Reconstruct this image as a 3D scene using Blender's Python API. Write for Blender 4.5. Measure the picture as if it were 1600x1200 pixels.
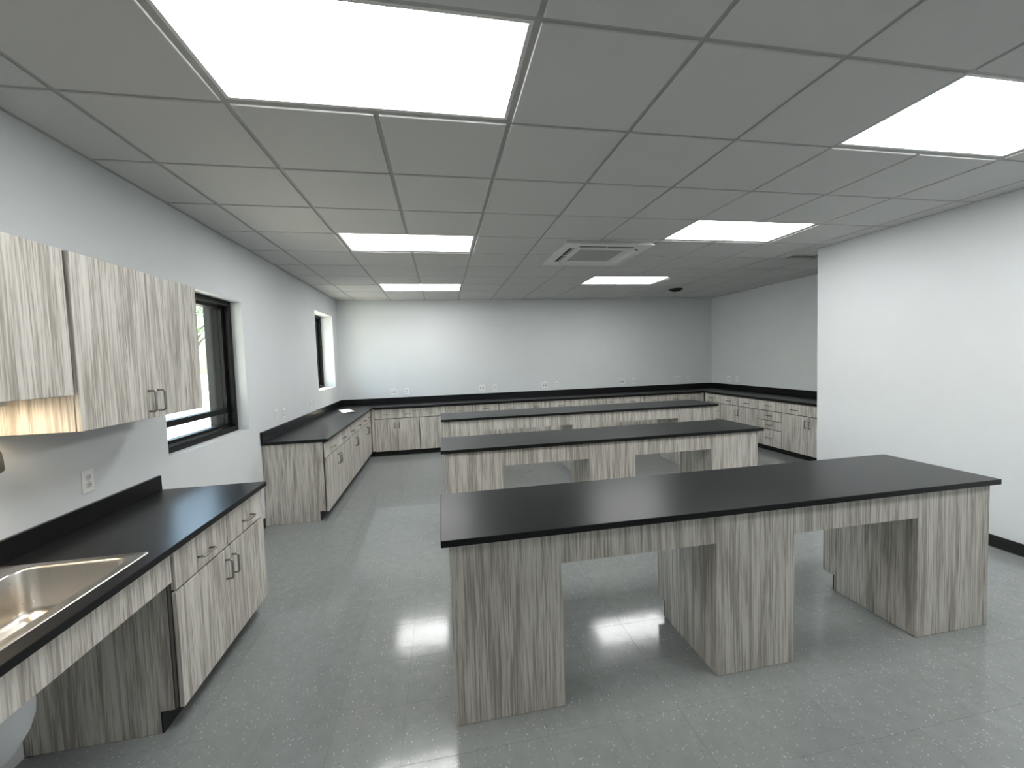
import bpy, bmesh, math, random
from mathutils import Matrix, Vector

# ------------------------------------------------------------------ camera
S = bpy.context.scene
for o in list(bpy.data.objects):
    bpy.data.objects.remove(o)
COL = S.collection

def vec(*a):
    return Vector(a)

YAW, PITCH, ROLL = 0.1843, -0.0509, -0.0319
CAM = vec(0.8529, -1.9929, 1.6094)
FPX, PPX, PPY = 643.877, 9.858, -8.538          # in the 1600 x 1200 frame
fwd = vec(math.sin(YAW) * math.cos(PITCH), math.cos(YAW) * math.cos(PITCH), math.sin(PITCH))
r0 = vec(math.cos(YAW), -math.sin(YAW), 0)
u0 = r0.cross(fwd)
rgt = r0 * math.cos(ROLL) + u0 * math.sin(ROLL)
upv = u0 * math.cos(ROLL) - r0 * math.sin(ROLL)
cd = bpy.data.cameras.new('camera')
cam = bpy.data.objects.new('camera', cd)
COL.objects.link(cam)
cam.matrix_world = Matrix(((rgt.x, upv.x, -fwd.x, CAM.x), (rgt.y, upv.y, -fwd.y, CAM.y),
                           (rgt.z, upv.z, -fwd.z, CAM.z), (0, 0, 0, 1)))
cd.sensor_fit = 'HORIZONTAL'
cd.sensor_width = 36
cd.lens = FPX * 36 / 1600
cd.shift_x = -PPX / 1600
cd.shift_y = PPY / 1600
cd.clip_start = 0.02
cd.clip_end = 400
S.camera = cam

# ------------------------------------------------------------------ light and exposure
PANEL = 5.2            # radiance of the ceiling light diffusers
S.view_settings.view_transform = 'Standard'
S.view_settings.look = 'None'
S.view_settings.gamma = 1
S.view_settings.use_curve_mapping = False
S.view_settings.exposure = 1.5

W = bpy.data.worlds.new('sky')
S.world = W
W.use_nodes = True
wn = W.node_tree.nodes
wl = W.node_tree.links
wn.clear()
sky = wn.new('ShaderNodeTexSky')
sky.sky_type = 'NISHITA'
sky.sun_disc = False
sky.sun_elevation = math.radians(58)
sky.sun_rotation = math.radians(270)
sky.air_density = 1.3
sky.dust_density = 2.5
bg = wn.new('ShaderNodeBackground')
bg.inputs['Strength'].default_value = 0.48
wo = wn.new('ShaderNodeOutputWorld')
wl.new(sky.outputs[0], bg.inputs['Color'])
wl.new(bg.outputs[0], wo.inputs['Surface'])

sd = bpy.data.lights.new('sun', 'SUN')
sd.energy = 9
sd.angle = 0.009
sd.color = (1.0, 0.85, 0.64)
sun = bpy.data.objects.new('sun', sd)
COL.objects.link(sun)
sdir = vec(0.55, -0.35, -0.9625).normalized()
sun.rotation_euler = sdir.to_track_quat('-Z', 'Y').to_euler()
sun.location = (-8, 10, 14)

# ------------------------------------------------------------------ key sizes (metres)
T = 0.61                # ceiling module
ZC = 2.724              # ceiling face
XL, YB, XR = -0.932, 5.83, 6.486
XP, YP = 5.081, 2.01    # partition face and its end
YF = -3.4               # wall behind the camera
ZT, TH = 0.848, 0.030   # worktop top and thickness
ZU = ZT - TH
rng = random.Random(4)

# ------------------------------------------------------------------ helpers
class B:
    def __init__(s):
        s.v = []
        s.f = []
    def box(s, x0, x1, y0, y1, z0, z1):
        n = len(s.v)
        s.v += [(x0, y0, z0), (x1, y0, z0), (x1, y1, z0), (x0, y1, z0), (x0, y0, z1), (x1, y0, z1), (x1, y1, z1), (x0, y1, z1)]
        s.f += [tuple(n + i for i in q) for q in ((0, 3, 2, 1), (4, 5, 6, 7), (0, 1, 5, 4), (1, 2, 6, 5), (2, 3, 7, 6), (3, 0, 4, 7))]
        return s
    def prism(s, poly, axis, a, b):
        """poly in the two axes left after `axis` (x: (y,z), y: (x,z), z: (x,y)), pulled from a to b"""
        n = len(s.v)
        m = len(poly)
        put = {'x': lambda p, t: (t, p[0], p[1]), 'y': lambda p, t: (p[0], t, p[1]), 'z': lambda p, t: (p[0], p[1], t)}[axis]
        s.v += [put(p, a) for p in poly] + [put(p, b) for p in poly]
        s.f.append(tuple(n + i for i in range(m)))
        s.f.append(tuple(n + m + i for i in reversed(range(m))))
        for i in range(m):
            j = (i + 1) % m
            s.f.append((n + j, n + i, n + m + i, n + m + j))
        return s
    def loops(s, rings, cap0=False, cap1=False, closed=True):
        n = len(s.v)
        m = len(rings[0])
        for r in rings:
            s.v += [tuple(p) for p in r]
        for k in range(len(rings) - 1):
            for i in range(m if closed else m - 1):
                j = (i + 1) % m
                s.f.append((n + k * m + i, n + k * m + j, n + (k + 1) * m + j, n + (k + 1) * m + i))
        if cap0:
            s.f.append(tuple(n + i for i in reversed(range(m))))
        if cap1:
            s.f.append(tuple(n + (len(rings) - 1) * m + i for i in range(m)))
        return s
    def tube(s, pts, r, seg=8):
        pts = [Vector(p) for p in pts]
        rings = []
        ref = None
        for i, p in enumerate(pts):
            d = (pts[min(i + 1, len(pts) - 1)] - pts[max(i - 1, 0)]).normalized()
            if ref is None:
                ref = d.orthogonal().normalized()
            a = (ref - d * ref.dot(d)).normalized()
            ref = a
            b = d.cross(a)
            rr = r[i] if isinstance(r, (list, tuple)) else r
            rings.append([p + (a * math.cos(t) + b * math.sin(t)) * rr for t in [2 * math.pi * k / seg for k in range(seg)]])
        return s.loops(rings, True, True)
    def lathe(s, prof, cx, cy, seg=24):
        rings = [[(cx + r * math.cos(2 * math.pi * k / seg), cy + r * math.sin(2 * math.pi * k / seg), z) for k in range(seg)] for r, z in prof]
        return s.loops(rings, True, True)
    def mesh(s, name, bevel=0, seg=2, smooth=False):
        me = bpy.data.meshes.new(name)
        me.from_pydata(s.v, [], s.f)
        bm = bmesh.new()
        bm.from_mesh(me)
        bmesh.ops.recalc_face_normals(bm, faces=bm.faces)
        if bevel:
            es = [e for e in bm.edges if len(e.link_faces) == 2 and e.calc_face_angle(0) > 0.5]
            bmesh.ops.bevel(bm, geom=es, offset=bevel, segments=seg, profile=0.5, affect='EDGES', clamp_overlap=True)
        bm.to_mesh(me)
        bm.free()
        if smooth:
            for p in me.polygons:
                p.use_smooth = True
        return me
    def obj(s, name, mat, parent=None, bevel=0, seg=2, smooth=False, loc=(0, 0, 0), rot=(0, 0, 0)):
        return link(name, s.mesh(name, bevel, seg, smooth), mat, parent, loc, rot)

def link(name, me, mat=None, parent=None, loc=(0, 0, 0), rot=(0, 0, 0)):
    if mat is not None and not me.materials:
        me.materials.append(mat)
    o = bpy.data.objects.new(name, me)
    COL.objects.link(o)
    o.parent = parent
    o.location = loc
    o.rotation_euler = rot
    return o

def tag(o, label, cat=None, group=None, kind=None):
    o['label'] = label
    if cat:
        o['category'] = cat
    if group:
        o['group'] = group
    if kind:
        o['kind'] = kind
    return o

def thing(name, label, cat, loc=(0, 0, 0), rz=0, group=None):
    o = bpy.data.objects.new(name, None)
    o.empty_display_size = 0.1
    COL.objects.link(o)
    o.location = loc
    o.rotation_euler = (0, 0, rz)
    return tag(o, label, cat, group)

def structure(o, label):
    o['kind'] = 'structure'
    o['label'] = label
    return o

def rrect(x0, x1, y0, y1, r, z, n=6):
    out = []
    for cx, cy, a in ((x1 - r, y1 - r, 0), (x0 + r, y1 - r, 90), (x0 + r, y0 + r, 180), (x1 - r, y0 + r, 270)):
        for k in range(n + 1):
            t = math.radians(a + 90 * k / n)
            out.append((cx + r * math.cos(t), cy + r * math.sin(t), z))
    return out

# ------------------------------------------------------------------ materials
def new_mat(name):
    m = bpy.data.materials.new(name)
    m.use_nodes = True
    return m, m.node_tree.nodes, m.node_tree.links, m.node_tree.nodes['Principled BSDF']

def plain(name, col, rough=0.5, metal=0.0, spec=0.5, var=0.03, scale=8, bump=0.0, bscale=200):
    """one colour with a slight procedural mottling, optional fine relief"""
    m, n, l, p = new_mat(name)
    geo = n.new('ShaderNodeNewGeometry')
    nz = n.new('ShaderNodeTexNoise')
    nz.inputs['Scale'].default_value = scale
    nz.inputs['Detail'].default_value = 3
    l.new(geo.outputs['Position'], nz.inputs['Vector'])
    rp = n.new('ShaderNodeMapRange')
    rp.inputs['From Min'].default_value = 0.3
    rp.inputs['From Max'].default_value = 0.7
    rp.inputs['To Min'].default_value = 1 - var
    rp.inputs['To Max'].default_value = 1 + var
    l.new(nz.outputs['Fac'], rp.inputs['Value'])
    mx = n.new('ShaderNodeMix')
    mx.data_type = 'RGBA'
    mx.blend_type = 'MULTIPLY'
    mx.inputs['Factor'].default_value = 1
    mx.inputs[6].default_value = (*col, 1)
    l.new(rp.outputs['Result'], mx.inputs[7])
    l.new(mx.outputs[2], p.inputs['Base Color'])
    p.inputs['Roughness'].default_value = rough
    p.inputs['Metallic'].default_value = metal
    p.inputs['Specular IOR Level'].default_value = spec
    if bump:
        nb = n.new('ShaderNodeTexNoise')
        nb.inputs['Scale'].default_value = bscale
        nb.inputs['Detail'].default_value = 2
        l.new(geo.outputs['Position'], nb.inputs['Vector'])
        bp = n.new('ShaderNodeBump')
        bp.inputs['Strength'].default_value = bump
        bp.inputs['Distance'].default_value = 0.002
        l.new(nb.outputs['Fac'], bp.inputs['Height'])
        l.new(bp.outputs['Normal'], p.inputs['Normal'])
    return m

def emit(name, col, strength):
    m, n, l, p = new_mat(name)
    n.remove(p)
    e = n.new('ShaderNodeEmission')
    e.inputs['Color'].default_value = (*col, 1)
    e.inputs['Strength'].default_value = strength
    l.new(e.outputs[0], n['Material Output'].inputs['Surface'])
    return m

def wood_mat():
    m, n, l, p = new_mat('driftwood_laminate')
    geo = n.new('ShaderNodeNewGeometry')
    sep = n.new('ShaderNodeSeparateXYZ')
    l.new(geo.outputs['Position'], sep.inputs[0])
    add = n.new('ShaderNodeMath')
    l.new(sep.outputs['X'], add.inputs[0])
    l.new(sep.outputs['Y'], add.inputs[1])
    oi = n.new('ShaderNodeObjectInfo')
    rr = n.new('ShaderNodeMath')
    rr.operation = 'MULTIPLY'
    rr.inputs[1].default_value = 37.0
    l.new(oi.outputs['Random'], rr.inputs[0])

    def noise(h, z, detail, rough, dist=0.0):
        mh = n.new('ShaderNodeMath')
        mh.operation = 'MULTIPLY'
        mh.inputs[1].default_value = h
        l.new(add.outputs[0], mh.inputs[0])
        mz = n.new('ShaderNodeMath')
        mz.operation = 'MULTIPLY'
        mz.inputs[1].default_value = z
        l.new(sep.outputs['Z'], mz.inputs[0])
        cb = n.new('ShaderNodeCombineXYZ')
        l.new(mh.outputs[0], cb.inputs[0])
        l.new(mz.outputs[0], cb.inputs[1])
        l.new(rr.outputs[0], cb.inputs[2])
        t = n.new('ShaderNodeTexNoise')
        t.inputs['Scale'].default_value = 1.0
        t.inputs['Detail'].default_value = detail
        t.inputs['Roughness'].default_value = rough
        t.inputs['Distortion'].default_value = dist
        l.new(cb.outputs[0], t.inputs['Vector'])
        return t.outputs['Fac']

    a = noise(22, 1.1, 4, 0.6, 0.5)      # broad streaks
    b = noise(120, 3.0, 3, 0.6, 0.3)       # fine grain
    c = noise(105, 2.4, 2, 0.5, 0.6)       # dark cracks
    r1 = n.new('ShaderNodeValToRGB')
    cr = r1.color_ramp
    cr.elements[0].position = 0.26
    cr.elements[0].color = (0.35, 0.322, 0.282, 1)
    cr.elements[1].position = 0.74
    cr.elements[1].color = (0.665, 0.637, 0.585, 1)
    e = cr.elements.new(0.5)
    e.color = (0.535, 0.503, 0.455, 1)
    mixf = n.new('ShaderNodeMath')
    mixf.operation = 'MULTIPLY_ADD'
    mixf.inputs[1].default_value = 0.55
    l.new(b, mixf.inputs[0])
    sc = n.new('ShaderNodeMath')
    sc.operation = 'MULTIPLY'
    sc.inputs[1].default_value = 0.45
    l.new(a, sc.inputs[0])
    l.new(sc.outputs[0], mixf.inputs[2])
    st = n.new('ShaderNodeMapRange')
    st.inputs['From Min'].default_value = 0.36
    st.inputs['From Max'].default_value = 0.64
    l.new(mixf.outputs[0], st.inputs['Value'])
    l.new(st.outputs['Result'], r1.inputs['Fac'])
    ck = n.new('ShaderNodeMapRange')
    ck.inputs['From Min'].default_value = 0.62
    ck.inputs['From Max'].default_value = 0.74
    ck.inputs['To Min'].default_value = 0.0
    ck.inputs['To Max'].default_value = 0.75
    l.new(c, ck.inputs['Value'])
    mx = n.new('ShaderNodeMix')
    mx.data_type = 'RGBA'
    l.new(ck.outputs['Result'], mx.inputs['Factor'])
    l.new(r1.outputs['Color'], mx.inputs[6])
    mx.inputs[7].default_value = (0.17, 0.145, 0.12, 1)
    l.new(mx.outputs[2], p.inputs['Base Color'])
    p.inputs['Roughness'].default_value = 0.5
    p.inputs['Specular IOR Level'].default_value = 0.35
    bp = n.new('ShaderNodeBump')
    bp.inputs['Strength'].default_value = 0.12
    bp.inputs['Distance'].default_value = 0.001
    l.new(mixf.outputs[0], bp.inputs['Height'])
    l.new(bp.outputs['Normal'], p.inputs['Normal'])
    return m

def floor_mat():
    m, n, l, p = new_mat('vinyl_composition_tile')
    geo = n.new('ShaderNodeNewGeometry')
    oi = n.new('ShaderNodeObjectInfo')
    cloud = n.new('ShaderNodeTexNoise')
    cloud.inputs['Scale'].default_value = 14
    cloud.inputs['Detail'].default_value = 5
    l.new(geo.outputs['Position'], cloud.inputs['Vector'])
    base = n.new('ShaderNodeValToRGB')
    base.color_ramp.elements[0].position = 0.3
    base.color_ramp.elements[0].color = (0.225, 0.240, 0.238, 1)
    base.color_ramp.elements[1].position = 0.7
    base.color_ramp.elements[1].color = (0.250, 0.265, 0.263, 1)
    l.new(cloud.outputs['Fac'], base.inputs['Fac'])
    tone = n.new('ShaderNodeMapRange')
    tone.inputs['To Min'].default_value = 0.985
    tone.inputs['To Max'].default_value = 1.015
    l.new(oi.outputs['Random'], tone.inputs['Value'])
    mt = n.new('ShaderNodeMix')
    mt.data_type = 'RGBA'
    mt.blend_type = 'MULTIPLY'
    mt.inputs['Factor'].default_value = 1
    l.new(base.outputs['Color'], mt.inputs[6])
    l.new(tone.outputs['Result'], mt.inputs[7])
    col = mt.outputs[2]
    # chips: stretched cells, only a few of them coloured
    for sx, sy, lo, shade, seed in ((190, 70, 0.975, (0.52, 0.54, 0.53, 1), 0.0), (75, 210, 0.970, (0.36, 0.38, 0.37, 1), 5.3), (150, 110, 0.985, (0.15, 0.155, 0.15, 1), 9.1)):
        mp = n.new('ShaderNodeMapping')
        mp.inputs['Scale'].default_value = (sx, sy, 1)
        mp.inputs['Rotation'].default_value = (0, 0, 0.5 + seed)
        mp.inputs['Location'].default_value = (seed * 3, seed, 0)
        l.new(geo.outputs['Position'], mp.inputs['Vector'])
        vo = n.new('ShaderNodeTexVoronoi')
        vo.voronoi_dimensions = '2D'
        vo.inputs['Scale'].default_value = 1
        l.new(mp.outputs['Vector'], vo.inputs['Vector'])
        sp = n.new('ShaderNodeSeparateColor')
        l.new(vo.outputs['Color'], sp.inputs[0])
        pick = n.new('ShaderNodeMath')
        pick.operation = 'GREATER_THAN'
        pick.inputs[1].default_value = lo
        l.new(sp.outputs[0], pick.inputs[0])
        near = n.new('ShaderNodeMapRange')
        near.inputs['From Min'].default_value = 0.22
        near.inputs['From Max'].default_value = 0.36
        near.inputs['To Min'].default_value = 1
        near.inputs['To Max'].default_value = 0
        l.new(vo.outputs['Distance'], near.inputs['Value'])
        f = n.new('ShaderNodeMath')
        f.operation = 'MULTIPLY'
        l.new(pick.outputs[0], f.inputs[0])
        l.new(near.outputs['Result'], f.inputs[1])
        mx = n.new('ShaderNodeMix')
        mx.data_type = 'RGBA'
        l.new(f.outputs[0], mx.inputs['Factor'])
        l.new(col, mx.inputs[6])
        mx.inputs[7].default_value = shade
        col = mx.outputs[2]
    l.new(col, p.inputs['Base Color'])
    p.inputs['Specular IOR Level'].default_value = 0.5
    rn = n.new('ShaderNodeTexNoise')
    rn.inputs['Scale'].default_value = 3.5
    rn.inputs['Detail'].default_value = 4
    l.new(geo.outputs['Position'], rn.inputs['Vector'])
    rm = n.new('ShaderNodeMapRange')
    rm.inputs['To Min'].default_value = 0.09
    rm.inputs['To Max'].default_value = 0.15
    l.new(rn.outputs['Fac'], rm.inputs['Value'])
    l.new(rm.outputs['Result'], p.inputs['Roughness'])
    wv = n.new('ShaderNodeTexNoise')
    wv.inputs['Scale'].default_value = 9
    wv.inputs['Detail'].default_value = 3
    l.new(geo.outputs['Position'], wv.inputs['Vector'])
    bp = n.new('ShaderNodeBump')
    bp.inputs['Strength'].default_value = 0.12
    bp.inputs['Distance'].default_value = 0.004
    l.new(wv.outputs['Fac'], bp.inputs['Height'])
    l.new(bp.outputs['Normal'], p.inputs['Normal'])
    return m

def glass_mat():
    m, n, l, p = new_mat('window_glass')
    n.remove(p)
    tr = n.new('ShaderNodeBsdfTransparent')
    tr.inputs['Color'].default_value = (0.90, 0.95, 0.94, 1)
    gl = n.new('ShaderNodeBsdfGlossy')
    gl.inputs['Roughness'].default_value = 0.01
    lw = n.new('ShaderNodeFresnel')
    gm = n.new('ShaderNodeNewGeometry')
    ior = n.new('ShaderNodeMapRange')          # the same pane seen from inside or outside the glass
    ior.inputs['To Min'].default_value = 1.45
    ior.inputs['To Max'].default_value = 1 / 1.45
    l.new(gm.outputs['Backfacing'], ior.inputs['Value'])
    l.new(ior.outputs['Result'], lw.inputs['IOR'])
    mx = n.new('ShaderNodeMixShader')
    l.new(lw.outputs[0], mx.inputs[0])
    l.new(tr.outputs[0], mx.inputs[1])
    l.new(gl.outputs[0], mx.inputs[2])
    l.new(mx.outputs[0], n['Material Output'].inputs['Surface'])
    return m

def steel_mat():
    m, n, l, p = new_mat('brushed_stainless')
    geo = n.new('ShaderNodeNewGeometry')
    mp = n.new('ShaderNodeMapping')
    mp.inputs['Scale'].default_value = (400, 6, 30)
    l.new(geo.outputs['Position'], mp.inputs['Vector'])
    nz = n.new('ShaderNodeTexNoise')
    nz.inputs['Scale'].default_value = 1
    l.new(mp.outputs['Vector'], nz.inputs['Vector'])
    rm = n.new('ShaderNodeMapRange')
    rm.inputs['To Min'].default_value = 0.24
    rm.inputs['To Max'].default_value = 0.36
    l.new(nz.outputs['Fac'], rm.inputs['Value'])
    l.new(rm.outputs['Result'], p.inputs['Roughness'])
    p.inputs['Base Color'].default_value = (0.60, 0.58, 0.55, 1)
    p.inputs['Metallic'].default_value = 1
    return m

M = {}
M['wall'] = plain('painted_wall', (0.70, 0.722, 0.735), 0.55, spec=0.25, var=0.012, scale=3, bump=0.10, bscale=260)
M['tile'] = plain('acoustic_tile', (0.62, 0.62, 0.61), 0.9, spec=0.1, var=0.025, scale=350, bump=0.25, bscale=420)
M['tee'] = plain('tee_paint', (0.40, 0.40, 0.39), 0.5, spec=0.3)
M['wood'] = wood_mat()
M['black'] = plain('black_laminate', (0.008, 0.008, 0.009), 0.29, spec=0.25, var=0.12, scale=240)
M['edge'] = plain('gap_shade_dark', (0.07, 0.065, 0.06), 0.6)  # shade inside the cabinet gaps, put into the colour
M['rubber'] = plain('black_vinyl_base', (0.012, 0.012, 0.013), 0.5, spec=0.4)
M['nickel'] = plain('satin_nickel', (0.34, 0.33, 0.315), 0.27, metal=1.0, var=0.04)
M['steel'] = steel_mat()
M['plastic'] = plain('white_plastic', (0.88, 0.88, 0.87), 0.35, var=0.01)
M['paper'] = plain('white_paper', (0.90, 0.90, 0.89), 0.6, var=0.005)
M['socket'] = plain('grey_white_plastic', (0.66, 0.67, 0.66), 0.4, var=0.01)
M['dark'] = plain('dark_hole', (0.02, 0.02, 0.02), 0.7)
M['bronze'] = plain('black_anodised_frame', (0.006, 0.006, 0.006), 0.45, spec=0.18, var=0.1, scale=20)
M['glass'] = glass_mat()
M['panel'] = emit('led_diffuser', (0.985, 1.0, 0.985), PANEL)
M['strip'] = emit('warm_led_strip', (1.0, 0.80, 0.55), 17)
M['white_metal'] = plain('white_enamel', (0.74, 0.74, 0.72), 0.4, var=0.01)
M['grille'] = plain('grey_grille', (0.46, 0.46, 0.45), 0.6)
M['taupe'] = plain('taupe_plastic', (0.13, 0.115, 0.10), 0.4)
M['trap'] = plain('white_vinyl_cover', (0.62, 0.64, 0.66), 0.45, var=0.02)
M['floor'] = floor_mat()
M['concrete'] = plain('pale_concrete', (0.50, 0.475, 0.43), 0.9, var=0.06, scale=2)
M['lot'] = plain('bright_paving', (0.70, 0.69, 0.66), 0.9, var=0.04, scale=1)
M['bark'] = plain('bark', (0.11, 0.08, 0.055), 0.9, var=0.25, scale=20)
M['leaf'] = plain('leaf', (0.16, 0.27, 0.10), 0.6, var=0.35, scale=2.5)
M['leaf_pale'] = plain('pale_leaf', (0.26, 0.38, 0.16), 0.6, var=0.35, scale=2.5)
M['car'] = plain('blue_car_paint', (0.05, 0.08, 0.40), 0.3)
M['car_glass'] = plain('car_glass', (0.03, 0.035, 0.04), 0.1)
M['tyre'] = plain('tyre_rubber', (0.02, 0.02, 0.02), 0.8)
M['sun_block'] = plain('sun_block_metal', (0.30, 0.29, 0.28), 0.6)  # for the two overhangs added to block sun

# ------------------------------------------------------------------ room shell
TW = 0.30
W1 = (1.075, 2.235, 1.02, 2.20, 0.09)       # y0, y1, z0, z1, depth of the recess
W2 = (4.515, 5.505, 1.21, 2.40, 0.18)
b = B()
ys = [YF, W1[0], W1[1], W2[0], W2[1], YB + 0.2]
for y0, y1 in ((YF - 0.2, W1[0]), (W1[1], W2[0]), (W2[1], YB + 0.2)):
    b.box(XL - TW, XL, y0, y1, -0.2, 2.95)
for w in (W1, W2):
    b.box(XL - TW, XL, w[0], w[1], -0.2, w[2])
    b.box(XL - TW, XL, w[0], w[1], w[3], 2.95)
structure(b.obj('wall_left', M['wall']), 'light grey painted wall with two deep window recesses')
structure(B().box(XL, XR + 0.2, YB, YB + 0.2, -0.2, 2.95).obj('wall_back', M['wall']), 'light grey painted back wall above the long black counter')
structure(B().box(XR, XR + 0.2, YP - 0.2, YB, -0.2, 2.95).obj('wall_right', M['wall']), 'light grey wall of the recess behind the partition')
structure(B().box(XP, XR, YF, YP, -0.2, 2.95).obj('wall_partition', M['wall']), 'pale grey partition wall ending in a square corner')
structure(B().box(XL - TW, XR + 0.2, YF - 0.2, YF, -0.2, 2.95).obj('wall_front', M['wall']), 'light grey wall behind the viewer')

# baseboards
structure(B().box(XP - 0.010, XP - 0.001, YF + 0.01, YP + 0.008, 0.001, 0.095).obj('baseboard_right', M['rubber'], bevel=0.003), 'black vinyl cove base along the partition wall')
structure(B().box(XL + 0.001, XL + 0.010, 0.97, 2.44, 0.001, 0.095).obj('baseboard_left', M['rubber'], bevel=0.003), 'black vinyl cove base below the nearer window')

# floor of square vinyl tiles
fl = structure(B().box(XL - TW, XR + 0.2, YF - 0.2, YB + 0.2, -0.25, -0.004).obj('floor', M['floor']), 'grey speckled vinyl tile floor with a waxed shine')
FT = 0.3048
tile_me = B().box(-FT / 2 + 0.0002, FT / 2 - 0.0002, -FT / 2 + 0.0002, FT / 2 - 0.0002, -0.004, 0).mesh('floor_tile', bevel=0.0004, seg=1)
tile_me.materials.append(M['floor'])
cells = []
nx0, nx1 = math.floor(XL / FT), math.ceil(XR / FT)
ny0, ny1 = math.floor(YF / FT), math.ceil(YB / FT)
for i in range(nx0, nx1):
    for j in range(ny0, ny1):
        cx, cy = (i + 0.5) * FT + 0.02, (j + 0.5) * FT - 0.06
        if cx - FT / 2 < XL + 0.002 or cx + FT / 2 > XR - 0.002 or cy - FT / 2 < YF or cy + FT / 2 > YB - 0.002:
            continue
        if cx + FT / 2 > XP - 0.012 and cy - FT / 2 < YP + 0.012:
            continue
        d = vec(cx, cy, 0) - CAM
        dz = d.dot(fwd)
        seen = False
        if dz > 0.5:
            px = 800 + PPX + FPX * d.dot(rgt) / dz
            py = 600 + PPY - FPX * d.dot(upv) / dz
            seen = -60 < px < 1660 and py < 1260
            # covered by cabinets
            if cx < -0.45 and cy > 2.5 or cx < -0.6 or cy > 5.45 or cx > 6.0:
                seen = False
        cells.append((0 if seen else 1, d.length, cx, cy))
cells.sort()
rest = B()
for k, (s, d, cx, cy) in enumerate(cells):
    if s == 0 and k < 290:
        link('floor_tile', tile_me, None, fl, (cx, cy, 0))
    else:
        h = FT / 2 - 0.0002
        rest.box(cx - h, cx + h, cy - h, cy + h, -0.004, 0)
o = rest.obj('floor_tiles_beyond', M['floor'], fl)
o['kind'] = 'stuff'

# ceiling of lay-in tiles on a tee grid
ce = structure(B().box(XL - TW, XR + 0.2, YF - 0.2, YB + 0.2, ZC + 0.030, ZC + 0.2).obj('ceiling', M['white_metal']), 'suspended ceiling of pale square tiles in a painted grid')
ZTEE = ZC + 0.007
LIGHTS = [(0, -1, 'nearest and largest ceiling light panel, above the sink side'),
          (0, 3, 'ceiling light panel second from the camera in the row over the walkway'),
          (0, 7, 'small far ceiling light panel close to the back wall and the window corner'),
          (5, -1, 'ceiling light panel cut by the frame, over the near end of the partition'),
          (5, 2, 'ceiling light panel beside the air conditioner and the partition corner'),
          (5, 6, 'far ceiling light panel next to the small black ceiling fixture'),
          (5, -3, 'unseen fill light panel added behind the viewer on the partition side')]  # out of view, added as fill for the island fronts
lit = set()
for i, j, _ in LIGHTS:
    lit |= {(i, j), (i + 1, j)}
GAP = 0.011
shared = {}
for i in range(-2, 11):
    for j in range(-8, 10):
        x0, x1, y0, y1 = i * T + GAP, (i + 1) * T - GAP, j * T + GAP, (j + 1) * T - GAP
        x0, x1, y0, y1 = max(x0, XL + 0.02), min(x1, XR - 0.02), max(y0, YF + 0.02), min(y1, YB - 0.02)
        if y0 < YP + 0.02:
            if y1 > YP + 0.25 and x0 > XP - 0.05:
                y0 = YP + 0.02
            else:
                x1 = min(x1, XP - 0.02)
        if x1 - x0 < 0.03 or y1 - y0 < 0.03 or (i, j) in lit:
            continue
        key = (round(x1 - x0, 3), round(y1 - y0, 3))
        if key not in shared:
            hx, hy = key[0] / 2, key[1] / 2
            shared[key] = B().box(-hx, hx, -hy, hy, 0, 0.016).mesh('ceiling_tile', bevel=0.003, seg=1)
            shared[key].materials.append(M['tile'])
        link('ceiling_tile', shared[key], None, ce, ((x0 + x1) / 2, (y0 + y1) / 2, ZC))
for i in range(-1, 11):
    x = i * T
    y0 = YF if x < XP else YP
    stops = [y0 + 0.002]
    for li, lj, _ in sorted(LIGHTS, key=lambda q: q[1]):
        if li + 1 == i:
            stops += [lj * T - 0.012, (lj + 1) * T + 0.012]
    stops.append(YB - 0.002)
    for a, c in zip(stops[::2], stops[1::2]):
        if c - a > 0.01:
            B().box(x - 0.012, x + 0.012, max(a, y0 + 0.002), c, ZTEE, ZTEE + 0.018).obj('tee', M['tee'], ce)
for j in range(-7, 10):
    y = j * T
    x1 = XP if y < YP else XR
    B().box(XL + 0.002, x1 - 0.002, y - 0.012, y + 0.012, ZTEE + 0.0004, ZTEE + 0.018).obj('tee', M['tee'], ce)
ang = [(XL + 0.001, XL + 0.024, YF + .002, YB - .002), (XL + 0.024, XR - 0.024, YB - 0.024, YB - 0.001), (XR - 0.024, XR - 0.001, YP + .002, YB - .002), (XP - 0.024, XP - 0.001, YF + .002, YP)]
for a in ang:
    B().box(a[0], a[1], a[2], a[3], ZC + 0.001, ZC + 0.020).obj('wall_angle', M['tee'], ce)

for i, j, lab in LIGHTS:
    x0, x1, y0, y1 = i * T, (i + 2) * T, j * T, (j + 1) * T
    t = thing('ceiling_light', lab, 'ceiling light', ((x0 + x1) / 2, (y0 + y1) / 2, ZTEE + 0.002), 0, 'recessed ceiling light panels')
    hx, hy = T - 0.013, T / 2 - 0.013
    B().box(-hx + 0.016, hx - 0.016, -hy + 0.016, hy - 0.016, 0.003, 0.010).obj('diffuser', M['panel'], t)
    f = B()
    f.box(-hx, hx, -hy, -hy + 0.016, 0, 0.014).box(-hx, hx, hy - 0.016, hy, 0, 0.014)
    f.box(-hx, -hx + 0.016, -hy + 0.016, hy - 0.016, 0, 0.014).box(hx - 0.016, hx, -hy + 0.016, hy - 0.016, 0, 0.014)
    f.obj('frame', M['white_metal'], t)

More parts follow.
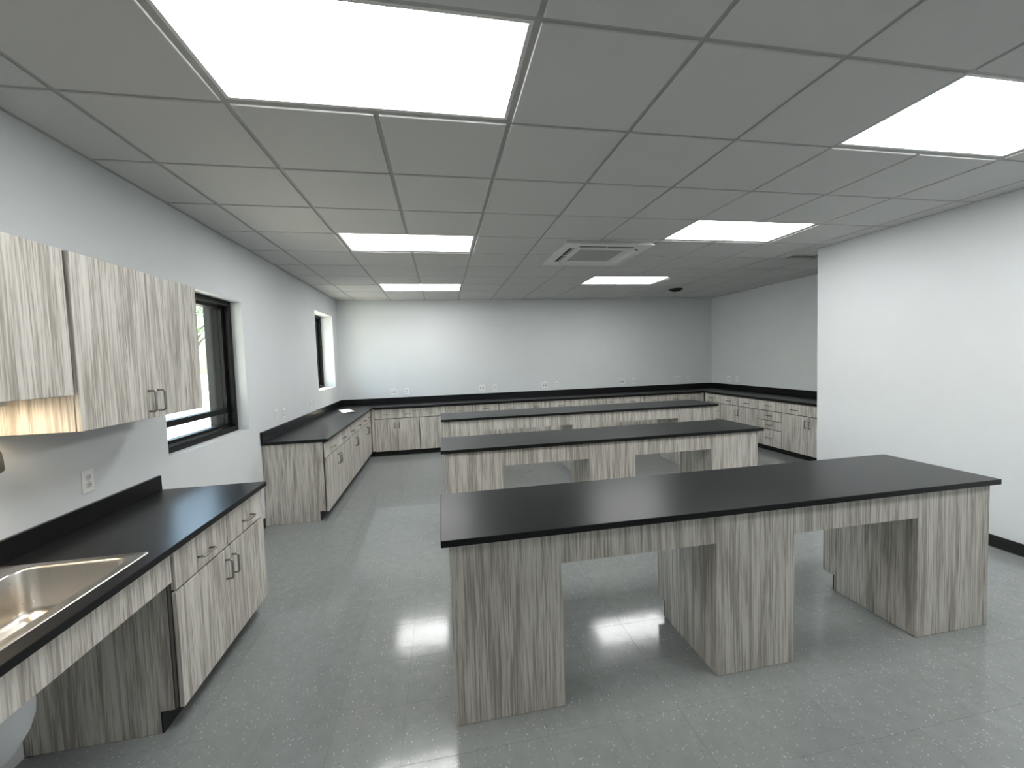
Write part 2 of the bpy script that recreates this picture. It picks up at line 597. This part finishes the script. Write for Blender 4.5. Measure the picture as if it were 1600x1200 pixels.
# ------------------------------------------------------------------ windows
def window(n, w, label, bars):
    y0, y1, z0, z1, rec = w
    xo = XL - rec                       # inner face of the frame
    xi = XL - TW + 0.004               # the frame is as deep as the rest of the wall
    xs = xo - 0.115
    fr = B()
    t = 0.045
    for a in ((y0, y0 + t, z0, z1), (y1 - t, y1, z0, z1), (y0 + t, y1 - t, z0, z0 + t), (y0 + t, y1 - t, z1 - t, z1)):
        fr.box(xi, xo, a[0] + 0.001 if a[0] == y0 else a[0], a[1] - 0.001 if a[1] == y1 else a[1], a[2], a[3])
    root = structure(fr.obj('window_%d' % n, M['bronze'], bevel=0.002, seg=1), label)
    ya, yb, za, zb = y0 + t, y1 - t, z0 + t, z1 - t
    s = B()
    u = 0.038
    cuts = [za] + bars + [zb]
    B().box(xs + 0.012, xs + 0.07, ya, ya + u, za, zb).obj('stile', M['bronze'], root)
    B().box(xs + 0.012, xs + 0.07, yb - u, yb, za, zb).obj('stile', M['bronze'], root)
    B().box(xs + 0.012, xs + 0.07, ya + u, yb - u, za, za + 0.03).obj('rail', M['bronze'], root)
    B().box(xs + 0.012, xs + 0.07, ya + u, yb - u, zb - 0.03, zb).obj('rail', M['bronze'], root)
    for zm in bars:
        B().box(xs + 0.012, xs + 0.075, ya + u, yb - u, zm - 0.022, zm + 0.022).obj('mullion', M['bronze'], root)
    lo = za + 0.03
    for zm in bars + [None]:
        hi = zb - 0.03 if zm is None else zm - 0.022
        B().box(xs + 0.036, xs + 0.042, ya + u, yb - u, lo, hi).obj('pane', M['glass'], root)
        if zm is not None:
            lo = zm + 0.022
    # thin aluminium bead shining between sash and frame
    B().box(xs + 0.072, xs + 0.078, ya + 0.002, yb - 0.002, za + 0.001, za + 0.007).obj('bead', M['nickel'], root)
    B().box(xs + 0.072, xs + 0.078, ya + 0.002, yb - 0.002, zb - 0.007, zb - 0.001).obj('bead', M['nickel'], root)
    return root
window(1, W1, 'black framed window beside the wall cabinets, trees outside', [1.215])
window(2, W2, 'narrow looking black framed window near the back corner', [])

# ------------------------------------------------------------------ cabinets
def handle_mesh():
    """bent wire pull, bar along x, standing off towards -y"""
    L, s, rc = 0.052, 0.034, 0.011
    pts = [(-L, 0.0, 0), (-L, -s + rc, 0)]
    for k in range(1, 5):
        a = math.radians(90 * k / 5)
        pts.append((-L + rc - rc * math.cos(a), -s + rc - rc * math.sin(a), 0))
    pts.append((-L + rc, -s, 0))
    pts = pts + [(-x, y, z) for x, y, z in reversed(pts)]
    me = B().tube(pts, 0.0052, 8).mesh('handle', smooth=True)
    me.materials.append(M['nickel'])
    return me
HANDLE = handle_mesh()

def put_handle(parent, x, y, z, upright):
    link('handle', HANDLE, None, parent, (x, y, z), (0, math.pi / 2 if upright else 0, 0))

DEPTH = 0.588
FR = 0.019     # thickness of doors and drawer fronts
def front(name, x0, x1, z0, z1, parent):
    return B().box(x0, x1, 0, FR, z0, z1).obj(name, M['wood'], parent, bevel=0.0012, seg=1)

def base_cabinet(label, loc, rz, w, kind, group, body0=0.0, body1=None, fill=None, zg=0.645):
    """front at local y = 0 facing -y, width along +x"""
    t = thing('base_cabinet', label, 'cabinet', loc, rz, group)
    b1 = w if body1 is None else body1
    prof = [(FR + 0.010, 0.10), (FR + 0.010, ZU - 0.001), (DEPTH, ZU - 0.001), (DEPTH, 0.001), (0.085, 0.001), (0.085, 0.10)]
    B().prism(prof, 'x', body0 + 0.0005, b1 - 0.0005).obj('body', M['wood'], t, bevel=0.0008, seg=1)
    B().box(body0 + 0.0005, b1 - 0.0005, 0.076, 0.084, 0.001, 0.099).obj('toe_kick', M['rubber'], t)
    B().box(body0 + 0.0008, b1 - 0.0008, FR + 0.0035, FR + 0.0095, 0.102, ZU - 0.003).obj('gap_shade_sheet', M['edge'], t)  # dark sheet across the whole front, paints the shade seen in the gaps
    g = 0.0055
    top = 0.802
    if kind == 'double':
        m = w / 2
        for a, c in ((g, m - 0.0025), (m + 0.0025, w - g)):
            d = front('drawer', a, c, zg + 0.0055, top, t)
            put_handle(d, (a + c) / 2, 0.002, zg + 0.072, False)
        for a, c, hx in ((g, m - 0.0025, m - 0.035), (m + 0.0025, w - g, m + 0.035)):
            d = front('door', a, c, 0.092, zg - 0.0055, t)
            put_handle(d, hx, 0.002, zg - 0.115, True)
    else:
        for z0, z1 in ((0.6505, top), (0.499, 0.6395), (0.358, 0.488), (0.092, 0.347)):
            d = front('drawer', g, w - g, z0, z1, t)
            put_handle(d, w / 2, 0.002, (z0 + z1) / 2 + 0.005, False)
    if fill:
        B().box(fill[0], fill[1], 0.004, FR, 0.10, ZU - 0.002).obj('filler', M['wood'], t)
    return t

FX, FY, RX = XL + 0.6232 - 0.03, YB - 0.6232 + 0.03, XR - 0.6232 + 0.03     # planes of the fronts
G_L, G_B, G_R = 'base cabinets under the window wall counter', 'base cabinets along the back wall', 'base cabinets of the recess behind the partition'
HP = math.pi / 2
base_cabinet('base cabinet at the open near end of the far counter, wide woodgrain end panel showing', (FX, 2.467, 0), HP, 1.01, 'double', G_L)
base_cabinet('middle base cabinet of the window wall run beneath the far counter', (FX, 3.479, 0), HP, 0.93, 'double', G_L)
base_cabinet('window wall base cabinet tucked against the back corner', (FX, 4.411, 0), HP, 0.80, 'double', G_L, 0, 0.82, (0.80, 0.82))
back = [(-0.288, 0.449, 'double', 'first base cabinet of the back wall from the window corner, fully in view'),
        (0.449, 1.365, 'double', 'second back wall base cabinet from the window corner, half hidden by the farthest island'),
        (1.365, 1.831, 'stack', 'narrow drawer stack third from the window corner behind the farthest island'),
        (1.831, 2.755, 'double', 'fourth back wall base cabinet from the window corner behind the farthest island'),
        (2.755, 3.676, 'double', 'fifth back wall base cabinet from the window corner behind the farthest island'),
        (3.676, 4.138, 'stack', 'narrow drawer stack sixth from the window corner behind the farthest island'),
        (4.138, 5.072, 'double', 'next to last back wall base cabinet before the recess corner'),
        (5.072, 5.835, 'double', 'last back wall base cabinet at the recess corner')]
for k, (a, c, kd, lab) in enumerate(back):
    base_cabinet(lab, (a, FY, 0), 0, c - a, kd, G_B, -0.045 if k == 0 else 0, (c - a + 0.05) if k == 7 else None,
                 (-0.045, 0) if k == 0 else ((c - a, c - a + 0.05) if k == 7 else None))
right = [(5.200, 4.773, 'stack', 'drawer stack in the recess corner, mostly behind the farthest island'),
         (4.773, 3.853, 'double', 'double door base cabinet of the recess between two drawer stacks'),
         (3.853, 3.376, 'stack', 'four drawer stack in the recess, all drawers in view'),
         (3.376, 2.455, 'double', 'double door base cabinet partly cut off by the partition corner')]
for k, (a, c, kd, lab) in enumerate(right):
    base_cabinet(lab, (RX, a, 0), -HP, a - c, kd, G_R, -0.03 if k == 0 else 0, None, (-0.03, 0) if k == 0 else None)

# long worktop in a U round the room
t = thing('worktop', 'long black worktop running round three walls with black upstand', 'countertop', (0, 0, ZU))
e = 0.002
poly = [(XL + e, 2.447), (XL + 0.6232, 2.447), (XL + 0.6232, YB - 0.6232), (XR - 0.6232, YB - 0.6232), (XR - 0.6232, 2.45), (XR - e, 2.45), (XR - e, YB - e), (XL + e, YB - e)]
B().prism(poly, 'z', 0, TH).obj('top', M['black'], t, bevel=0.003)
for q in ((XL + e, XL + 0.021, 2.447, YB - 0.022), (XL + e, XR - e, YB - 0.021, YB - e), (XR - 0.021, XR - e, 2.45, YB - 0.022)):
    B().box(*q, TH, TH + 0.102).obj('backsplash', M['black'], t, bevel=0.002)

pp = thing('paper_sheet', 'white sheet lying on the far counter below the far window', 'paper', (-0.63, 4.86, ZT))
sheet = B()
cols = []
for q in range(6):
    f = q / 5
    lift = 0.0015 + 0.010 * (f - 0.5) ** 2 * 4
    cols.append([(-0.085, -0.23 + 0.46 * f, lift), (0.085, -0.23 + 0.46 * f, lift), (0.085, -0.23 + 0.46 * f, lift + 0.0008), (-0.085, -0.23 + 0.46 * f, lift + 0.0008)])
sheet.loops(cols, True, True)
sheet.obj('sheet', M['paper'], pp, rot=(0, 0, 0.42))

# ------------------------------------------------------------------ islands
def island(label, x0, x1, y0, y1, legs):
    t = thing('lab_island', label, 'lab island', (x0, y0, 0), 0, 'black topped lab islands')
    D = y1 - y0
    B().box(0, x1 - x0, 0, D, ZU, ZT).obj('top', M['black'], t, bevel=0.003)
    f, r = 0.030, D - 0.030
    for a, c in legs:
        prof = [(f, 0.001), (f, ZU - 0.001), (r, ZU - 0.001), (r, 0.10), (r - 0.08, 0.10), (r - 0.08, 0.001)]
        p = B().prism(prof, 'x', a - x0, c - x0).obj('pedestal', M['wood'], t, bevel=0.0008, seg=1)
        B().box(a - x0 + 0.001, c - x0 - 0.001, r - 0.079, r - 0.071, 0.001, 0.099).obj('toe_kick', M['rubber'], p)
    for (a, c), (a2, c2) in zip(legs, legs[1:]):
        B().box(c - x0 + 0.001, a2 - x0 - 0.001, f + 0.002, f + 0.021, 0.672, ZU - 0.001).obj('apron', M['wood'], t, bevel=0.0008, seg=1)
    return t
LEG = [(0.855, 1.353), (2.134, 2.580), (3.360, 3.859)]
island('nearest lab island, its black top and three woodgrain pedestals in full view', 0.821, 3.893, -0.264, 0.359, LEG)
island('middle lab island between the nearest and the farthest', 0.821, 3.925, 1.49, 2.10, [(0.852, 1.353), (2.134, 2.585), (3.372, 3.880)])
island('farthest and longest lab island in front of the back wall cabinets', 0.821, 4.785, 3.32, 3.98, [(0.848, 1.46), (2.580, 3.030), (4.156, 4.760)])

# ------------------------------------------------------------------ sink counter
SX0, SX1, SY0, SY1 = -0.900, -0.370, -0.890, -0.055          # sink rim
t = thing('sink_worktop', 'short black worktop with upstand in the foreground holding the steel sink', 'countertop', (0, 0, ZU))
YE0, YE1, XFR = -1.02, 0.955, XL + 0.6232
h = 0.014
b = B()
outer = [(XL + e, YE0), (XFR, YE0), (XFR, YE1), (XL + e, YE1)]
inner = [(SX0 + h, SY0 + h), (SX1 - h, SY0 + h), (SX1 - h, SY1 - h), (SX0 + h, SY1 - h)]
b.v = [(x, y, z) for z in (0, TH) for lp in (outer, inner) for x, y in lp]
for i in range(4):
    j = (i + 1) % 4
    b.f += [(i, j, 4 + j, 4 + i), (8 + i, 12 + i, 12 + j, 8 + j), (i, 8 + i, 8 + j, j), (4 + i, 4 + j, 12 + j, 12 + i)]
b.obj('top', M['black'], t, bevel=0.003)
B().box(XL + e, XL + 0.021, YE0, YE1 - 0.001, TH, TH + 0.090).obj('backsplash', M['black'], t, bevel=0.002)
B().box(XFR - 0.050, XFR - 0.031, YE0 + 0.03, 0.013, 0.678 - ZU, -0.001).obj('apron', M['wood'], t, bevel=0.0008, seg=1)
B().box(XL + e, XFR - 0.031, YE0, YE0 + 0.019, 0.001 - ZU, -0.001).obj('support_panel', M['wood'], t)
base_cabinet('base cabinet in the foreground beside the sink knee space, under the short worktop', (FX, 0.030, 0), HP, 0.918, 'double', None, -0.014, zg=0.625)

s = thing('sink', 'stainless steel drop in sink set in the short worktop', 'sink', (0, 0, ZT))
bx0, bx1, by0, by1 = SX0 + 0.115, SX1 - 0.046, SY0 + 0.06, SY1 - 0.034
rings = [rrect(SX0, SX1, SY0, SY1, 0.012, 0.0008), rrect(SX0 + 0.002, SX1 - 0.002, SY0 + 0.002, SY1 - 0.002, 0.012, 0.004),
         rrect(SX0 + 0.010, SX1 - 0.010, SY0 + 0.010, SY1 - 0.010, 0.012, 0.0055), rrect(SX0 + 0.014, SX1 - 0.014, SY0 + 0.014, SY1 - 0.014, 0.012, 0.003),
         rrect(bx0 - 0.008, bx1 + 0.008, by0 - 0.008, by1 + 0.008, 0.062, 0.003), rrect(bx0 - 0.003, bx1 + 0.003, by0 - 0.003, by1 + 0.003, 0.060, 0.001),
         rrect(bx0, bx1, by0, by1, 0.058, -0.006), rrect(bx0 + 0.006, bx1 - 0.006, by0 + 0.006, by1 - 0.006, 0.056, -0.150),
         rrect(bx0 + 0.012, bx1 - 0.012, by0 + 0.012, by1 - 0.012, 0.056, -0.172), rrect(bx0 + 0.028, bx1 - 0.028, by0 + 0.028, by1 - 0.028, 0.050, -0.184),
         rrect(bx0 + 0.055, bx1 - 0.055, by0 + 0.055, by1 - 0.055, 0.040, -0.188)]
b = B()
b.loops(rings, False, True)
# underside so the bowl has thickness
under = [rrect(SX0 + 0.02, SX1 - 0.02, SY0 + 0.02, SY1 - 0.02, 0.02, -0.0005), rrect(bx0 - 0.004, bx1 + 0.004, by0 - 0.004, by1 + 0.004, 0.060, -0.010),
         rrect(bx0 + 0.004, bx1 - 0.004, by0 + 0.004, by1 - 0.004, 0.056, -0.165), rrect(bx0 + 0.028, bx1 - 0.028, by0 + 0.028, by1 - 0.028, 0.05, -0.190),
         rrect(bx0 + 0.055, bx1 - 0.055, by0 + 0.055, by1 - 0.055, 0.040, -0.193)]
b.loops(under, False, True)
b.obj('basin', M['steel'], s, smooth=True)
dcx, dcy = (bx0 + bx1) / 2, (by0 + by1) / 2
B().lathe([(0.045, -0.1878), (0.045, -0.186), (0.038, -0.1845), (0.032, -0.187)], dcx, dcy).obj('drain', M['nickel'], s, smooth=True)

tr = thing('drain_cover', 'white rounded drain pipe cover hanging below the sink', 'pipe cover', (-0.545, -0.52, 0))
prof = [(0.045, 0.655), (0.085, 0.652), (0.098, 0.62), (0.103, 0.57), (0.100, 0.53), (0.088, 0.49), (0.068, 0.455), (0.058, 0.440), (0.046, 0.425), (0.025, 0.413), (0.004, 0.410)]
B().lathe([(r, z) for r, z in prof], 0, 0, 28).obj('cover', M['trap'], tr, smooth=True)
B().tube([(-0.05, 0, 0.52), (-0.20, 0.0, 0.53), (XL + 0.545 + 0.004, 0, 0.53)], 0.035, 14).obj('wall_arm', M['trap'], tr, smooth=True)

# ------------------------------------------------------------------ wall cabinets
def wall_cabinet(label, y0, w, z0, z1, n, hz, xf=-0.600):
    t = thing('wall_cabinet', label, 'cabinet', (xf, y0, z0), HP, 'wall cabinets above the sink')
    H = z1 - z0
    D = xf - XL - 0.002
    c = B()
    k = 0.018
    c.box(0, k, FR + 0.003, D, 0, H).box(w - k, w, FR + 0.003, D, 0, H)
    c.box(k, w - k, FR + 0.003, D, H - k, H).box(k, w - k, FR + 0.003, D, 0.015, 0.015 + k).box(k, w - k, D - 0.012, D, 0, H - k)
    c.obj('body', M['wood'], t)
    for q in range(n):
        a, e_ = w * q / n + 0.002, w * (q + 1) / n - 0.002
        d = front('door', a, e_, -0.001, H - 0.002, t)
        hx = (w / 2 - 0.035 if q == 0 else w / 2 + 0.035) if n == 2 else 0.035
        put_handle(d, hx, 0.002, hz, True)
    return t
wall_cabinet('wall cabinet with two doors and paired pulls beside the nearer window', -0.018, 0.876, 1.364, 2.098, 2, 0.085)
wall_cabinet('shorter wall cabinet above the sink, cut by the frame', -0.960, 0.930, 1.516, 2.098, 2, 0.085, -0.606)

ul = thing('under_cabinet_light', 'warm strip light fixed beneath the shorter wall cabinet', 'light', (-0.80, -0.45, 1.4855))
B().box(-0.045, 0.045, -0.36, 0.33, 0.004, 0.028).obj('housing', M['socket'], ul, bevel=0.002)
B().box(-0.032, 0.032, -0.34, 0.31, 0.0, 0.0045).obj('lens', M['strip'], ul)

sp = thing('soap_dispenser', 'small dark taupe dispenser on the wall above the sink', 'dispenser', (XL + 0.001, -0.115, 1.222))
rings = []
for zz, k in ((0, 0.8), (0.006, 0.94), (0.014, 1.0), (0.05, 0.99), (0.082, 0.96), (0.094, 0.90), (0.10, 0.75)):
    rings.append([(x, y, zz) for x, y, _ in rrect(0, 0.100 * k, -0.058 * k, 0.058 * k, 0.010 * k, 0)])
B().loops(rings, True, True).obj('body', M['taupe'], sp, smooth=True)
B().box(0.02, 0.06, -0.03, 0.03, -0.012, 0.003).obj('push_bar', M['dark'], sp, bevel=0.004)

# ------------------------------------------------------------------ wall plates (local: face towards -y)
def plate_mesh(w, h):
    me = B().box(-w / 2, w / 2, -0.006, 0, -h / 2, h / 2).mesh('cover_plate', bevel=0.003, seg=2)
    me.materials.append(M['plastic'])
    return me
P1, P2 = plate_mesh(0.070, 0.115), plate_mesh(0.115, 0.118)
SOCK = B().loops([rrect(-0.017, 0.017, -0.014, 0.014, 0.009, z) for z in (0, 0.0016)], True, True)
SOCK.v = [(x, -0.006 - z, y) for x, y, z in SOCK.v]
SOCK = SOCK.mesh('socket'); SOCK.materials.append(M['socket'])
SLOT = B().box(-0.0075, -0.0050, -0.0079, -0.0070, -0.001, 0.008).box(0.0050, 0.0075, -0.0079, -0.0070, -0.001, 0.008).box(-0.0022, 0.0022, -0.0079, -0.0070, -0.009, -0.005).mesh('slots')
SLOT.materials.append(M['dark'])
INS = B().box(-0.017, 0.017, -0.0078, -0.0055, -0.034, 0.034).mesh('insert', bevel=0.0012, seg=1); INS.materials.append(M['socket'])
PORT = B().box(-0.007, 0.007, -0.0085, -0.0072, -0.007, 0.007).mesh('port'); PORT.materials.append(M['dark'])
SCREW = B().lathe([(0.003, 0), (0.003, 0.0012), (0.002, 0.0016)], 0, 0, 8)
SCREW.v = [(x, -0.006 - z, y) for x, y, z in SCREW.v]
SCREW = SCREW.mesh('screw'); SCREW.materials.append(M['nickel'])

def duplex(label, loc, rz, group):
    t = thing('power_outlet', label, 'outlet', loc, rz, group)
    link('cover_plate', P1, None, t)
    for z in (0.0195, -0.0195):
        s_ = link('socket', SOCK, None, t, (0, 0, z))
        link('slots', SLOT, None, s_)
    link('screw', SCREW, None, t)

def data_plate(label, loc, rz, group):
    t = thing('data_plate', label, 'wall plate', loc, rz, group)
    link('cover_plate', P2, None, t)
    for x in (-0.023, 0.023):
        i_ = link('insert', INS, None, t, (x, 0, 0))
        link('port', PORT, None, i_, (0, 0, -0.012))

def blank_plate(label, loc, rz, group):
    t = thing('wall_plate', label, 'wall plate', loc, rz, group)
    link('cover_plate', P1, None, t)
    link('insert', INS, None, t)
    for z in (0.048, -0.048):
        link('screw', SCREW, None, t, (0, 0, z))

GO = 'white wall plates above the counters'
yw = YB - 0.0006
order = ('first', 'second', 'third', 'fourth', 'fifth')
for k, (xd, xs) in enumerate(((-0.019, 0.219), (1.601, 1.846), (2.831, 3.078), (4.451, 4.703), (5.692, 5.942))):
    data_plate('square white wall plate on the back wall, %s from the window corner' % order[k], (xd, yw, 1.058), 0, GO)
    duplex('white duplex outlet on the back wall, %s from the window corner' % order[k], (xs, yw, 1.055), 0, GO)
data_plate('square white wall plate on the recess side wall behind the partition', (XR - 0.0006, 5.303, 1.055), -HP, GO)
duplex('white duplex outlet on the recess side wall behind the partition', (XR - 0.0006, 5.068, 1.060), -HP, GO)
xw = XL + 0.0006
blank_plate('white narrow wall plate just past the nearer window, above the counter end', (xw, 2.875, 1.070), HP, GO)
duplex('white duplex outlet just past the nearer window, above the counter end', (xw, 3.090, 1.062), HP, GO)
blank_plate('white narrow wall plate before the far window, above the counter', (xw, 4.090, 1.062), HP, GO)
duplex('white duplex outlet before the far window, above the counter', (xw, 4.270, 1.065), HP, GO)
duplex('white duplex outlet on the wall above the sink worktop', (xw, 0.438, 1.053), HP, GO)

# ------------------------------------------------------------------ ceiling cassette and fixture
ac = thing('air_conditioner', 'square ceiling cassette air conditioner with grey grille and dark air slots', 'air conditioner', (2.545, 2.33, ZC - 0.034))
A, s0, s1, gq, sl = 0.465, 0.315, 0.375, 0.245, 0.29
b = B()
for q in ((-A, A, -A, -s1), (-A, A, s1, A), (-A, -s1, -s1, s1), (s1, A, -s1, s1),
          (-s0, s0, -s0, -gq), (-s0, s0, gq, s0), (-s0, -gq, -gq, gq), (gq, s0, -gq, gq)):
    b.box(*q, 0.0, 0.004)
for sx in (-1, 1):
    for a0, a1 in ((sl, s1),):
        b.box(min(sx * a0, sx * a1), max(sx * a0, sx * a1), -s1, -s0, 0.0, 0.004)
        b.box(min(sx * a0, sx * a1), max(sx * a0, sx * a1), s0, s1, 0.0, 0.004)
        b.box(min(sx * s0, sx * s1), max(sx * s0, sx * s1), -s0, -sl, 0.0, 0.004)
        b.box(min(sx * s0, sx * s1), max(sx * s0, sx * s1), sl, s0, 0.0, 0.004)
b.obj('panel', M['white_metal'], ac)
B().loops([rrect(-A, A, -A, A, 0.01, 0.0042), rrect(-A + 0.02, A - 0.02, -A + 0.02, A - 0.02, 0.01, 0.0335)], True, True).obj('rim', M['white_metal'], ac)
for k in range(4):
    a_ = k * HP
    if k in (0, 3):        # the two slots facing the room stand open
        B().box(-sl, sl, -s1, -s0, 0.0022, 0.0041).obj('air_slot', M['dark'], ac, rot=(0, 0, a_))
        B().box(-0.004, 0.004, -s1, -s0, 0.0005, 0.0021).obj('slot_divider', M['white_metal'], ac, rot=(0, 0, a_))
        B().box(-sl + 0.004, sl - 0.004, -s0 - 0.022, -s0 - 0.014, -0.0005, 0.0020).obj('louver', M['white_metal'], ac, rot=(0, 0, a_))
    else:
        B().box(-sl, sl, -s1, -s0, 0.0022, 0.0041).obj('air_slot', M['dark'], ac, rot=(0, 0, a_))
        B().prism([(-s1 + 0.004, -0.016), (-s1 + 0.007, -0.017), (-s0 - 0.001, 0.0005), (-s0 - 0.001, 0.0021)], 'x', -sl + 0.004, sl - 0.004).obj('louver', M['white_metal'], ac, rot=(0, 0, a_))
gr = B().box(-gq + 0.004, gq - 0.004, -gq + 0.004, gq - 0.004, 0.002, 0.004).obj('grille', M['grille'], ac)
slm = B().box(-gq + 0.01, gq - 0.01, -0.004, 0.004, -0.001, 0.002).mesh('grille_bar'); slm.materials.append(M['grille'])
for k in range(17):
    link('grille_bar', slm, None, gr, (0, -0.22 + k * 0.0275, 0))

fx = thing('ceiling_fixture', 'small black round fixture on the ceiling near the back corner', 'ceiling fixture', (4.95, 4.66, ZC))
B().lathe([(0.115, -0.001), (0.118, -0.016), (0.108, -0.024), (0.10, -0.025)], 0, 0, 28).obj('base', M['dark'], fx, smooth=True)
B().lathe([(0.090, -0.024), (0.084, -0.036), (0.064, -0.045), (0.034, -0.050), (0.004, -0.052)], 0, 0, 24).obj('dome', M['bronze'], fx, smooth=True)

# ------------------------------------------------------------------ outside
structure(B().box(-9.0, XL - TW - 0.001, -30, 40, -0.35, -0.15).obj('pavement', M['concrete']), 'pale concrete walk outside the windows')
structure(B().box(-120, -9.0, -60, 120, -0.45, -0.20).obj('road', M['lot']), 'sunlit bright paving beyond the walk')
structure(B().box(-1.80, XL - TW - 0.001, 3.4, 8.0, 2.96, 3.10).obj('sun_block_eave', M['sun_block']), 'unseen shallow eave added to cut the sun at the far window')  # unseen overhang, added to stop high sun at the far window
structure(B().box(-4.2, XL - TW - 0.001, -6.0, 3.399, 2.96, 3.10).obj('sun_block_canopy', M['sun_block']), 'unseen deep canopy added to shade the nearer window')  # unseen slab, added to keep sun and sky off the nearer window

def tree(label, x, y, h, cr, cz, n, mat, seed):
    R = random.Random(seed)
    t = thing('tree', label, 'tree', (x, y, -0.20), 0, 'trees beyond the paving')
    pts = [(0, 0, 0), (0.05, 0.03, h * 0.25), (-0.04, 0.06, h * 0.5), (0.03, 0, h * 0.8)]
    tk = B().tube(pts, [0.20, 0.15, 0.11, 0.03], 9)
    for k in range(7):
        a = R.uniform(0, 6.28)
        z0 = h * R.uniform(0.3, 0.6)
        tk.tube([(0, 0.03, z0), (math.cos(a) * cr * 0.35, math.sin(a) * cr * 0.35, z0 + h * 0.12), (math.cos(a) * cr * 0.75, math.sin(a) * cr * 0.75, z0 + h * 0.22)], [0.07, 0.045, 0.015], 6)
    tk.obj('trunk', M['bark'], t, smooth=True)
    lf = B()
    blobs = [(R.gauss(0, cr * 0.45), R.gauss(0, cr * 0.45), cz + R.uniform(-0.8, 0.9) * cr * 0.8, R.uniform(0.25, 0.45) * cr) for _ in range(26)]
    for k in range(n):
        bx, by, bz, br = R.choice(blobs)
        d = Vector((R.gauss(0, 1), R.gauss(0, 1), R.gauss(0, 1))).normalized() * br * R.uniform(0.6, 1.0)
        c = Vector((bx, by, bz)) + d
        u = Vector((R.gauss(0, 1), R.gauss(0, 1), R.gauss(0, 0.5))).normalized()
        v = u.cross(Vector((R.gauss(0, 1), R.gauss(0, 1), 2))).normalized()
        s_ = R.uniform(0.07, 0.13)
        m0 = len(lf.v)
        lf.v += [tuple(c - u * s_), tuple(c + v * s_ * 0.5), tuple(c + u * s_), tuple(c - v * s_ * 0.5)]
        lf.f.append((m0, m0 + 1, m0 + 2, m0 + 3))
    me = bpy.data.meshes.new('crown')
    me.from_pydata(lf.v, [], lf.f)
    link('crown', me, mat, t)
    return t
tree('leafy green tree seen through the upper pane of the nearer window', -14.5, 27.5, 7.0, 2.6, 4.9, 3800, M['leaf'], 3)
tree('paler low tree behind the parked blue car outside the nearer window', -22.0, 37.0, 6.0, 3.6, 3.1, 4200, M['leaf_pale'], 8)

car = thing('car', 'small blue car parked outside beyond the bright paving', 'car', (-27.0, 47.0, -0.20), math.radians(20))
prof = [(-2.1, 0.30), (2.1, 0.30), (2.15, 0.55), (2.0, 0.78), (1.15, 0.90), (-1.9, 0.95), (-2.15, 0.75), (-2.18, 0.5)]
B().prism(prof, 'y', -0.85, 0.85).obj('body', M['car'], car, bevel=0.06, seg=3, smooth=True)
cabp = [(1.10, 0.88), (0.45, 1.40), (-1.05, 1.43), (-1.75, 0.93)]
B().prism(cabp, 'y', -0.74, 0.74).obj('cabin', M['car'], car, bevel=0.05, seg=2)
for sy in (-1, 1):
    B().prism([(0.92, 0.93), (0.40, 1.33), (-0.95, 1.36), (-1.45, 0.96)], 'y', sy * 0.742, sy * 0.75).obj('side_window', M['car_glass'], car)
    for wx in (-1.3, 1.3):
        wv = B().lathe([(0.10, -0.11), (0.30, -0.11), (0.33, -0.07), (0.33, 0.07), (0.30, 0.11), (0.10, 0.11)], 0, 0, 20)
        wv.obj('wheel', M['tyre'], car, smooth=False, loc=(wx, sy * 0.78, 0.33), rot=(HP, 0, 0))
